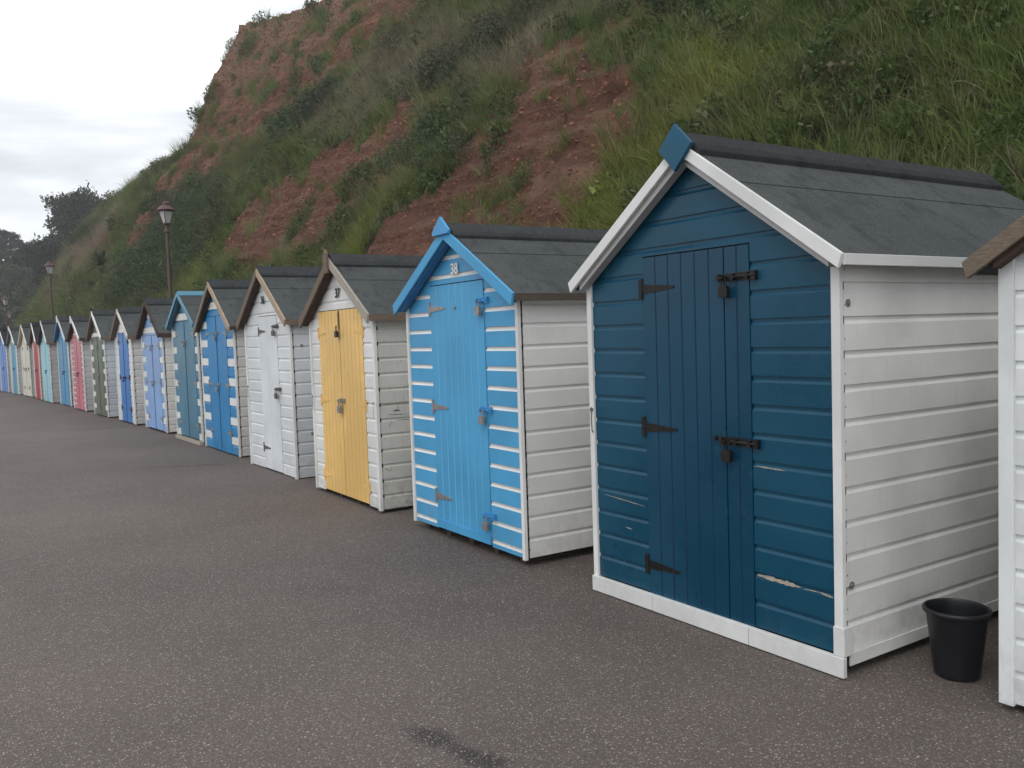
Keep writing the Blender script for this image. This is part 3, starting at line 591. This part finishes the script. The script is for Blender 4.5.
ptrim = lambda c, sd=0, dirt=.2: paint(c, .5, dirt, 0, sd, 'v', wall=False)
NAVY = (.0012, .060, .112); SKY = (.065, .33, .60); YEL = (.80, .52, .18); BRT = (.013, .205, .46); TEAL = (.060, .19, .29); PERI = (.22, .37, .64)
ROYAL = (.030, .18, .50); OLIVE = (.10, .125, .09); PINK = (.48, .15, .19); AZURE = (.065, .26, .46); AQUA = (.28, .56, .64); RED = (.40, .022, .028); CREAM = (.62, .60, .50); TEAL2 = (.09, .30, .44); PERI2 = (.13, .25, .55)
HUTS = [
 dict(n=(3.303, 2.273), th=.026, w=1.704, he=1.835, ha=2.42, z0=.10, side_z=.10, label='dark navy blue beach hut with white trim and white side, closest to the black bucket', front=NAVY, dcol=(.0012, .049, .098), gcol=(.002, .030, .068),
      kind='single', door=(.65, 1.24, 1.945, .085), panel=(.49, .65), hz=(1.77, 1.017, .255), bz=(1.79, .99), ba=.60, bl=.20, hmat=BLACKM, pad=1.15, near=True, trim=WHITE, ct=.034, bmn=ptrim(WHITE, 1), bmf=ptrim(WHITE, 2), sofm=ptrim((.42, .42, .42), 2),  # soffit grey: white trim with the overhang's underside shading put into the colour
      fm=ptrim(WHITE, 3), finial='diamond', fim=ptrim((.010, .085, .15), 4), plinth=.095, hooks=((1.69, 1.09),), studs=((.055, 1.637), (.06, .40)), chips=((.478, .22, .356, .026, -.006), (.20, .12, .349, .003, .002), (.118, .05, .352, .011, -.010), (.478, .30, .883, .007, -.004), (1.611, 1.27, .592, .003, -.02), (1.431, 1.38, .427, .004, -.003)), seed=3, dirt=.05, sdirt=.3, rq=.12, rth=.055, rmat=FELT3, bw=.056, fh=.048, rough=.30, spitch=.148, knob=(.72, 1.0)),
 dict(n=(3.316, 4.663), th=.042, w=1.639, he=1.80, ha=2.275, z0=.06, label='sky blue beach hut numbered 38 with white pinstripe boards and a single door', front=SKY, dcol=SKY, gcol=(.18, .46, .68), pattern='cove',
      kind='single', door=(.43, 1.24, 1.94, .075), rail=True, hz=(1.76, 1.01, .316), bz=(1.79, 1.03, .28), ba=.45, bl=.11, hmat=STEEL, bmat=paint((.05, .26, .55), .5, .1, 0, 0, 'v', wall=False), lmat=STEEL, pad=1.2, near=True, trim=WHITE, ct=.022, far_ct=1.0,
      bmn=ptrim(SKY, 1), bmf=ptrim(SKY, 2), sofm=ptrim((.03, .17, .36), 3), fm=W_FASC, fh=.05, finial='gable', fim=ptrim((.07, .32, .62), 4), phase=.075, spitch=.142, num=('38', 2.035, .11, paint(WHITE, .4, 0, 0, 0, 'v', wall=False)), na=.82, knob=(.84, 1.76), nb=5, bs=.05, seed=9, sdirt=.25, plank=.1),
 dict(n=(3.409, 6.974), th=.042, w=1.616, he=1.755, ha=2.27, z0=.035, label='white beach hut with tall double doors in butter yellow', front=WHITE, dcol=YEL, gcol=(.62, .38, .11),
      kind='double', door=(.26, 1.37, 1.84, .05), hasp=1.66, bz=(.97,), bl=.10, hz=(1.62, .95, .2), hmat=paint(YEL, .45, .2, 0, 1, 'v', wall=False), bmat=STEEL, pad=1.4, bmn=W_PALE, bmf=W_BROWN, sofm=W_DARK, fm=W_BROWN, fh=.06, finial='spike', fim=W_BROWN,
      num=('37', 1.99, .125, BLACKM), hooks=((.045, .98), (1.60, .98)), scuffs=((.035, .33, .965, .005, .0), (.14, .22, .905, .018, .0), (.10, .30, .875, .006, -.01), (.18, .20, .90, .010, .05), (.10, .13, .76, .010, .06), (.17, .33, .82, .004, .0), (.045, .09, .40, .012, -.03), (.10, .11, .37, .012, .04)), seed=14, sdirt=.75, speel=.75, side=(.58, .58, .55), dirt=.35, peel=.2),
 dict(n=(3.572, 9.407), th=.025, w=1.667, he=1.79, ha=2.36, z0=.012, label='all white beach hut with a single pale door, next past the yellow doors', front=(.68, .71, .73), dcol=(.66, .70, .73), gcol=(.5, .53, .55), side=(.60, .63, .66),
      kind='single', door=(.46, 1.12, 1.865, .02), hz=(1.68, .27), bz=(1.73, 1.0), bl=.12, hmat=metal((.14, .14, .14), .6, .2), pad=1.3, bmn=W_TAN, bmf=W_BROWN, sofm=W_DARK, fm=W_BROWN, fh=.06, num=('36', 2.05, .13, BLACKM), na=.90, seed=21, plank=.3, hooks=((1.64, 1.0),), studs=((.12, 1.5), (.2, .5))),
 dict(n=(3.688, 11.782), th=.022, w=1.72, he=1.775, ha=2.37, z0=.02, ct=.014, label='bright azure blue beach hut with white blocks beside its double doors', front=BRT, dcol=BRT, gcol=(.010, .12, .33), pattern='alt',
      kind='double', door=(.37, 1.37, 1.95, .02), hz=(1.70, .97, .30), bz=(1.70, .97), bl=.12, hmat=STEEL, pad=1.2, bmn=W_TAN, bmf=W_GREY, sofm=W_DARK, fm=W_DARK, fh=.05, seed=27, plank=.6, side=(.62, .62, .60)),
 dict(n=(3.737, 13.717), th=.015, w=1.587, he=1.86, ha=2.33, z0=.06, ct=.014, label='slate teal beach hut with teal ridge board and small white blocks', front=TEAL, dcol=TEAL, gcol=(.03, .10, .16), pattern='alt', odd=0,
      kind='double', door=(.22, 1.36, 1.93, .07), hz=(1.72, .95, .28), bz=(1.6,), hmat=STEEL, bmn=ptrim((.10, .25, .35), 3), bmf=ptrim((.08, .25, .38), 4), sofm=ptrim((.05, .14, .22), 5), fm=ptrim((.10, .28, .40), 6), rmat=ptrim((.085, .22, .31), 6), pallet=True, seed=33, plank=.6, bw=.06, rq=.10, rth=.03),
 dict(n=(3.753, 15.99), th=0.0, w=1.579, he=1.765, ha=2.33, z0=.03, ct=.014, label='periwinkle blue beach hut with white blocks and dark brown bargeboards', front=PERI, dcol=PERI, gcol=(.06, .12, .32), pattern='alt',
      kind='double', door=(.26, 1.33, 1.745, .04), hz=(1.55, .90, .25), bz=(1.55, .90), hmat=STEEL, bmn=W_DARK, bmf=W_DARK, fm=W_DARK, plaque=(.79, 2.02), seed=39, plank=.6),
 dict(n=(3.710, 18.29), th=.001, w=1.535, he=1.765, ha=2.26, z0=.029, label='white beach hut with narrow royal blue double doors', front=WHITE, dcol=ROYAL, gcol=(.01, .07, .28),
      kind='double', door=(.30, 1.24, 1.84, .03), hz=(1.65, .93, .3), bz=(.93,), hmat=BLACKM, bmn=ptrim((.62, .60, .54), 3), bmf=W_BROWN, fm=W_BROWN, plaque=(.77, 2.08), seed=45, plank=.6, side=(.60, .60, .60)),
 dict(n=(3.659, 20.76), th=-.008, w=1.559, he=1.785, ha=2.31, z0=.029, ct=.014, label='olive green beach hut with white blocks down both edges', front=OLIVE, dcol=OLIVE, gcol=(.05, .06, .045), pattern='alt',
      kind='double', door=(.28, 1.30, 1.80, .03), bz=(1.6, .93), hmat=STEEL, bmn=ptrim(WHITE, 5), bmf=W_BROWN, fm=W_BROWN, seed=51, plank=.6, side=(.52, .57, .62)),
 dict(n=(3.625, 23.356), th=-.010, w=1.584, he=1.79, ha=2.24, z0=.03, label='rose pink beach hut with thin white pinstripes', front=PINK, dcol=PINK, gcol=(.40, .07, .11), pattern='cove',
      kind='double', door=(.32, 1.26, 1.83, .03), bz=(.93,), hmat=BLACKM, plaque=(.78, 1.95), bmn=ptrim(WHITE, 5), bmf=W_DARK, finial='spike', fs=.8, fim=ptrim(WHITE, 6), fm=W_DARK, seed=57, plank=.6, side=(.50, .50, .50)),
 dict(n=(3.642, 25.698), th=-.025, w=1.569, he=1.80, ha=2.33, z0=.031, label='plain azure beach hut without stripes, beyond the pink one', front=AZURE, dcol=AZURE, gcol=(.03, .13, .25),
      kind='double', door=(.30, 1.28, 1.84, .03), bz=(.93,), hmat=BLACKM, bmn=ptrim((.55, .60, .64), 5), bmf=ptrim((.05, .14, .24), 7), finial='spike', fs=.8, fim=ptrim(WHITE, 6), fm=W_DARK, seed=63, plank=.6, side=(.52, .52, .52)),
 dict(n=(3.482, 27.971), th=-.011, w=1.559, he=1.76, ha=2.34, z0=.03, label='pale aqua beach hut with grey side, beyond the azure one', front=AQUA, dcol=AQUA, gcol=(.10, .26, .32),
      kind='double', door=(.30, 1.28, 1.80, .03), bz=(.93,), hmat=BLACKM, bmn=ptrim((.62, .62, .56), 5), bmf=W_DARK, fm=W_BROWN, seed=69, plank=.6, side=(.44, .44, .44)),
 dict(n=(3.453, 30.099), th=.012, w=1.519, he=1.80, ha=2.33, z0=.03, label='beach hut with deep red doors under a black roof', front=(.66, .50, .50), dcol=RED, gcol=(.18, .015, .015), felt=FELT_BLACK, rmat=FELT_BLACK,
      kind='double', door=(.14, 1.36, 1.84, .03), bz=(.93,), hmat=BLACKM, bmn=ptrim(WHITE, 5), bmf=ptrim((.10, .03, .03), 6), fm=W_DARK, seed=75, plank=.6, side=(.56, .50, .50)),
 dict(n=(3.441, 32.342), th=-.045, w=1.576, he=1.76, ha=2.34, z0=.03, label='cream beach hut with cream double doors, far along the row', front=CREAM, dcol=CREAM, gcol=(.40, .38, .30),
      kind='double', door=(.30, 1.28, 1.80, .03), bz=(.93,), hz=(1.6, .93, .3), hmat=BLACKM, bmn=ptrim((.66, .64, .58), 5), bmf=ptrim((.55, .50, .38), 5), fm=W_BROWN, seed=81, plank=.6, side=(.46, .52, .48)),
 dict(n=(3.302, 34.619), th=-.047, w=1.546, he=1.80, ha=2.30, z0=.03, label='beach hut with sea blue doors just past the cream one', front=(.45, .55, .58), dcol=TEAL2, gcol=(.04, .15, .24),
      kind='double', door=(.35, 1.25, 1.82, .03), bz=(.93,), hmat=BLACKM, bmn=ptrim(WHITE, 5), bmf=ptrim((.10, .10, .10), 8), fm=W_BROWN, finial='spike', fs=.7, fim=ptrim(WHITE, 6), seed=87, plank=.6, side=(.54, .55, .54)),
 dict(n=(3.190, 36.896), th=-.067, w=1.589, he=1.80, ha=2.34, z0=.031, label='lavender blue beach hut under a black roof at the far end of the row', front=PERI2, dcol=(.10, .23, .56), gcol=(.05, .10, .28), felt=FELT_BLACK, rmat=FELT_BLACK,
      kind='double', door=(.30, 1.28, 1.80, .03), bz=(.93,), hmat=BLACKM, bmn=ptrim(WHITE, 5), bmf=W_DARK, fm=W_DARK, seed=93, plank=.6, side=(.50, .50, .50)),
 dict(n=(2.98, 39.25), th=-.085, w=1.56, he=1.80, ha=2.32, z0=.03, label='blue beach hut cut by the left edge, last one visible', front=(.05, .12, .28), dcol=(.04, .10, .25), kind='double', door=(.30, 1.28, 1.80, .03), bz=(.93,), hmat=BLACKM, bmn=ptrim((.45, .5, .55), 5), bmf=W_DARK, fm=W_DARK, seed=99, plank=.6, side=(.50, .50, .50)),
]
for P in HUTS: hut(P)
# the hut cut by the right edge
def gpz(px, py, z):
    v = CX[0] * (px - 512) + CX[1] * (384 - py) - CX[2] * FPX; t = (z - CAMZ) / v.z; return Vector((v.x * t, v.y * t, 0))
F = gpz(1000.5, 700, .03); thr = .03; wr = 1.62; av = Vector((math.sin(thr), math.cos(thr), 0)); F = F - av * .013; nr = F - av * wr
hut(dict(n=(nr.x, nr.y), th=thr, w=wr, he=at(998, 262, F.y).z + .02, ha=at(998, 262, F.y).z + .55, z0=.035, label='white beach hut cut off by the right edge, with brown weathered bargeboard', front=(.70, .73, .74), dcol=(.68, .71, .73), kind='double', door=(.3, 1.32, 1.8, .05),
     bz=(1.0,), hz=(1.6, .9, .3), hmat=STEEL, near=True, trim=(.70, .73, .74), ct=.045, far_ct=1.0, bmn=W_BROWN, bmf=rawwood((.22, .175, .13)), sofm=W_DARK, fm=W_BROWN, ov=.10, bw=.062, fh=.05, seed=105, peel=.1))

# ------------------------------------------------------------------ bucket
bx = gpz(957, 675, 0)
mb = MB(); prof_ = [(0, .004), (.098, .004), (.104, .010), (.1055, .03), (.139, .285), (.143, .287), (.151, .287), (.154, .292), (.154, .303), (.150, .308), (.141, .308), (.138, .300), (.136, .27), (.101, .018), (0, .016)]
mb.lathe(prof_, 48)
bk = mb.build('bucket', plain('black_plastic', (.010, .011, .015), .42, .45), smooth=True); bk.location = (bx.x, bx.y, 0); bk.scale = (.89, .89, .98)
md = bk.modifiers.new('edge', 'BEVEL'); md.width = .001; md.limit_method = 'ANGLE'
tag(bk, 'empty round black plastic bucket on the ground beside the navy hut', 'bucket')

# ------------------------------------------------------------------ street lamps
M_maroon = plain('maroon_paint', (.085, .032, .034), .5); M_lglass = NB('lantern_glass'); M_lglass.b.inputs['Transmission Weight'].default_value = .0
M_lglass = M_lglass.fin((.46, .48, .46, 1), .15, .6); M_lpost = plain('brown_paint', (.085, .042, .040), .5)
def lamp(x, y, ztop, rot, label):
    r = empty('street_lamp', (x, y, 0), rot); tag(r, label, 'street lamp', 'street lamps behind the huts')
    zb = ztop - .80
    m = MB(); m.lathe([(.11, 0), (.11, .5), (.085, .56), (.062, .62), (.052, 1.2), (.040, zb - .25), (.075, zb - .23), (.075, zb - .19), (.048, zb - .16), (.045, zb - .04), (.10, zb - .01), (.10, zb + .01), (0, zb + .01)], 14); m.build('post', M_lpost, r, smooth=False)
    l = empty('lantern', (0, 0, zb * .16)); l.parent = r; l.scale = (.72, .72, .84)
    m = MB(); z0, z1 = zb + .02, zb + .42
    for k in range(4):
        a = k * math.pi / 2 + math.pi / 4; m.tube([(.135 * math.cos(a), .135 * math.sin(a), z0), (.27 * math.cos(a), .27 * math.sin(a), z1)], .014, 6)
    m.lathe([(.15, z0 - .02), (.15, z0 + .015), (0, z0 + .015)], 4, rot=math.pi / 4); m.lathe([(.255, z1 - .012), (.275, z1 - .012), (.285, z1 + .02), (.255, z1 + .02), (.255, z1 - .012)], 4, rot=math.pi / 4); m.build('lantern_frame', M_maroon, l)
    m = MB(); m.lathe([(.125, z0 + .016), (.255, z1 - .014)], 4, rot=math.pi / 4); m.build('lantern_glass', M_lglass, l)
    m = MB(); m.lathe([(.33, z1 + .021), (.335, z1 + .04), (.22, z1 + .14), (.13, z1 + .19), (.12, z1 + .24), (.14, z1 + .25), (.06, z1 + .31), (.03, z1 + .33), (.045, z1 + .355), (.0, z1 + .40)], 8, rot=math.pi / 8); m.build('lantern_roof', M_maroon, l)
p1 = at(165, 195, 25.6); lamp(p1.x, p1.y, p1.z, .3, 'maroon lamp post with glass lantern, the tallest and nearest one in view')
p2 = at(49, 257, 46); lamp(p2.x, p2.y, p2.z, .1, 'lamp post rising in front of the dark conifer, middle one by size')
p3 = at(5, 293, 66); lamp(p3.x, p3.y, p3.z, .5, 'small far lamp with a maroon lantern roof near the left edge')
p4 = at(9, 309, 92); lamp(p4.x, p4.y, p4.z, .2, 'tiniest and farthest lamp, just right of the left edge')
# ------------------------------------------------------------------ far slope, conifers and bushes
def leafm2(name, ca, cb):
    b = NB(name); geo = b.n('ShaderNodeNewGeometry'); oi = b.n('ShaderNodeObjectInfo'); pn = b.noise(.6, 4, .65, geo.outputs['Position'])
    cc = b.mix(b.ramp(pn, .35, .65), (*ca, 1), (*cb, 1)); cc = b.mix(b.math('MULTIPLY', oi.outputs['Random'], .4), cc, (cb[0] * 1.2, cb[1] * 1.1, cb[2] * .9, 1)); return b.fin(cc, .7, .2)
M_con = leafm2('conifer_needles', (.008, .015, .012), (.018, .028, .019)); M_broad = leafm2('tree_leaves', (.021, .035, .018), (.046, .062, .028)); M_bark = plain('bark', (.055, .042, .035), .9, .1)
def shelf(rnd, mb, c, rx, rz, n, size):
    for _ in range(n):
        a = rnd.uniform(0, 6.283); r = rnd.random() ** .5; p = c + Vector((math.cos(a) * r * rx, math.sin(a) * r * rx, rnd.gauss(0, .5) * rz * (1.1 - r * .6)))
        u = Vector((rnd.gauss(0, 1), rnd.gauss(0, 1), rnd.gauss(0, .9))).normalized(); v = u.orthogonal().normalized(); v = Matrix.Rotation(rnd.uniform(0, 6.28), 3, u) @ v; w_ = u.cross(v)
        s_ = size * rnd.uniform(.5, 1.3); mb.add([p - v * s_, p + w_ * s_ * .42, p + v * s_, p - w_ * s_ * .42], [(0, 1, 2, 3)])
def conifer(name, base, h, rad, label, cat, seed, crown_from=.3, shelves=26, leaf=.26, mat=None, group=None, flat=.35, n=150, wob=.35, lean=(0, 0)):
    rnd = random.Random(seed); r = empty(name, base); tag(r, label, cat, group)
    tr = MB(); top = Vector((lean[0], lean[1], h)); pts = [Vector((0, 0, -.4)), top * .3 + Vector((rnd.uniform(-.15, .15), 0, 0)), top * .62 + Vector((rnd.uniform(-.2, .2), rnd.uniform(-.2, .2), 0)), top * .97]
    tr.tube(pts, [h * .028, h * .022, h * .013, h * .004], 8); cr_ = MB()
    for i in range(shelves):
        t = crown_from + (1 - crown_from) * (i + .5) / shelves; a = i * 2.4 + rnd.uniform(-.5, .5); env = math.sin(math.pi * min(1, (1 - (t - crown_from) / (1 - crown_from)) * .72 + .20)) ** .8
        ln = rad * env * rnd.uniform(1 - wob * 1.4, 1 + wob * .35); o = top * t; tip = o + Vector((math.cos(a) * ln, math.sin(a) * ln, ln * rnd.uniform(.0, .3)))
        tr.tube([o, o.lerp(tip, .5) + Vector((0, 0, -.08)), tip], [h * .009, h * .006, h * .002], 5)
        for q in (.3, .5, .7, .87, 1.0): shelf(rnd, cr_, o.lerp(tip, q) + Vector((rnd.gauss(0, .25), rnd.gauss(0, .25), .1)), max(.5, rad * .30 * (1.25 - .4 * q)), rad * flat * .40, n * 2 // 3, leaf)
    shelf(rnd, cr_, top * .98, rad * .2, rad * .2, n * 2 // 3, leaf)
    tr.build('trunk', M_bark, r); cr_.build('crown', mat or M_con, r, fix=False); return r
def on(px, ptop, Y, gz=None):
    p = at(px, ptop, Y); g = gz if gz is not None else 4.0; return (p.x, p.y, g), p.z - g
# wooded bank past the end of the red slope
xs = np.linspace(-60, 90, 61); ys = np.linspace(134, 230, 25); V = []; Fc = []
for yy in ys:
    for xx in xs:
        t = min(1, (yy - 134) / 50); z = 3.4 * min(1, max(0, (xx + 6) / 14)) * min(1, t * 6 + .3) + 7.5 * t * min(1, max(0, (xx + 30) / 40)) + noise.noise((xx * .08, yy * .08, 0)) * 1.2 * t; V.append((xx, yy, max(z, .01)))
for i in range(len(ys) - 1):
    for j in range(len(xs) - 1): k = i * len(xs) + j; Fc.append((k, k + 1, k + 1 + len(xs), k + len(xs)))
mb = MB(); mb.add(V, Fc); o = mb.build('wooded_bank', plain('woodland_floor', (.03, .032, .02), .95, .1), smooth=True, fix=False); tag(o, kind='structure')
def bankz(x, y):
    if y < 134: return 3.2 if x > 6 else 1.5
    t = min(1, (y - 134) / 50); return 3.4 * min(1, max(0, (x + 6) / 14)) * min(1, t * 6 + .3) + 7.5 * t * min(1, max(0, (x + 30) / 40))
bs, hh = on(80, 204, 125, 4.0)
conifer('macrocarpa_tree', bs, hh, 5.6, 'large dark conifer with ragged flat layers standing behind the far end of the slope', 'tree', 5, .18, 72, .27, n=160, flat=.50, wob=.42, lean=(1.2, 0))
bs, hh = on(70, 246, 121, 4.0)
conifer('conifer_tree', bs, hh, 4.2, 'low dark conifer spreading left below the large one', 'tree', 8, .25, 34, .26, n=140, flat=.55, wob=.42, lean=(-1.2, 0))
FG = 'trees on the wooded bank'
specs = [(28, 247, 150, 3.4, 'con', 'flat topped conifer silhouetted at the upper left against the sky'), (3, 232, 158, 3.0, 'con', 'tall conifer cut by the left edge, reaching above its neighbours'),
 (44, 270, 146, 2.8, 'con', 'small conifer between the flat topped one and the lamp'), (14, 272, 140, 3.4, 'broad', 'rounded dark tree under the flat topped conifer'), (36, 288, 134, 3.2, 'broad', 'bushy tree left of the second lamp lantern'),
 (57, 276, 128, 3.0, 'broad', 'dark tree just right of the second lamp post'), (-6, 285, 138, 3.4, 'broad', 'rounded tree half outside the left edge'), (22, 302, 118, 3.0, 'broad', 'mid green tree above the far hut roofs'),
 (42, 312, 108, 2.6, 'broad', 'low tree at the foot of the slope beside the second lamp post'), (6, 316, 112, 3.2, 'broad', 'low dark tree behind the farthest lamps'), (62, 296, 114, 2.6, 'broad', 'leafy tree where the slope meets the wooded bank'), (30, 330, 98, 2.2, 'broad', 'lowest bushy tree directly over the cream hut roof'),
 (-14, 305, 120, 3.6, 'broad', 'wide tree just beyond the left edge'), (50, 330, 94, 1.9, 'broad', 'small bushy tree over the aqua hut roof'), (12, 338, 96, 2.2, 'broad', 'small bushy tree over the sea blue hut roof')]
for i, (px, pt, Y, rad, kd, lb) in enumerate(specs):
    p = at(px, pt, Y); g = bankz(p.x, Y) - .3 if Y > 110 else .8; g = min(g, p.z - 3)
    if kd == 'con': conifer('pine_tree', (p.x, Y, g), p.z - g, rad, lb, 'tree', 20 + i,   .30, 26, .24, n=130, flat=.42, wob=.42, group=FG)
    else: conifer('broadleaf_tree', (p.x, Y, g), p.z - g, rad, lb, 'tree', 40 + i, .08, 26, .26, M_broad, n=130, flat=.9, wob=.3, group=FG)
# spiky plants on the slope foot
M_sp = plain('spiky_leaves', (.035, .048, .028), .6, .3)
def hillz(x, Y):
    xs_ = [np.interp(Y, SY, SX[:, k]) for k in range(6)]; zs_ = [np.interp(Y, SY, SZ[:, k]) for k in range(6)]; return float(np.interp(x, xs_, zs_))
def hillhit(px, py):
    v = (CX[0] * (px - 512) + CX[1] * (384 - py) - CX[2] * FPX).normalized()
    for i in range(3000):
        t = 6 + i * .05; x, y, z = v.x * t, v.y * t, CAMZ + v.z * t
        if x > 4 and z < hillz(x, y): return (x, y, z)
def spiky(px, py, k, label, seed):
    h_ = hillhit(px, py); r = empty('cabbage_palm', (h_[0] - .2, h_[1], h_[2] - .3)); tag(r, label, 'plant', 'cabbage palms on the slope'); rnd = random.Random(seed)
    m = MB(); m.tube([(0, 0, -.3), (.05, 0, .9 * k)], [.09 * k, .06 * k], 8); m.build('trunk', M_bark, r); m = MB()
    for _ in range(70):
        a = rnd.uniform(0, 6.283); e = rnd.uniform(-.5, 1.4); L_ = k * rnd.uniform(.6, 1.0); d = Vector((math.cos(a) * math.cos(e), math.sin(a) * math.cos(e), math.sin(e))); o = Vector((.05, 0, .9 * k)); s = d.cross(Vector((0, 0, 1))).normalized() * .035 * k
        p1 = o + d * L_ * .5; p2 = o + d * L_ + Vector((0, 0, -.18 * L_)); m.add([o - s * .6, o + s * .6, p1 + s, p1 - s, p2], [(0, 1, 2, 3), (3, 2, 4)])
    m.build('crown', M_sp, r, fix=False)
spiky(105, 282, 1.35, 'dark spiky palm like plant on the slope above the olive hut, the larger of two', 1); spiky(95, 296, .8, 'small spiky plant below and left of the larger one', 2)

# ------------------------------------------------------------------ air
mb = MB(); mb.box(-310, 410, -210, 510, -1.2, 48)
hz = mb.build('haze', [], None); tag(hz, 'thin sea air over the whole promenade', 'haze', kind='stuff')
hm_ = bpy.data.materials.new('sea_air'); hm_.use_nodes = True; t_ = hm_.node_tree; t_.nodes.clear(); o_ = t_.nodes.new('ShaderNodeOutputMaterial'); v_ = t_.nodes.new('ShaderNodeVolumePrincipled')
v_.inputs['Color'].default_value = (.95, .96, .98, 1); v_.inputs['Density'].default_value = .0009; v_.inputs['Anisotropy'].default_value = .2; t_.links.new(v_.outputs[0], o_.inputs['Volume']); hz.data.materials.append(hm_)
sc.cycles.volume_bounces = 1
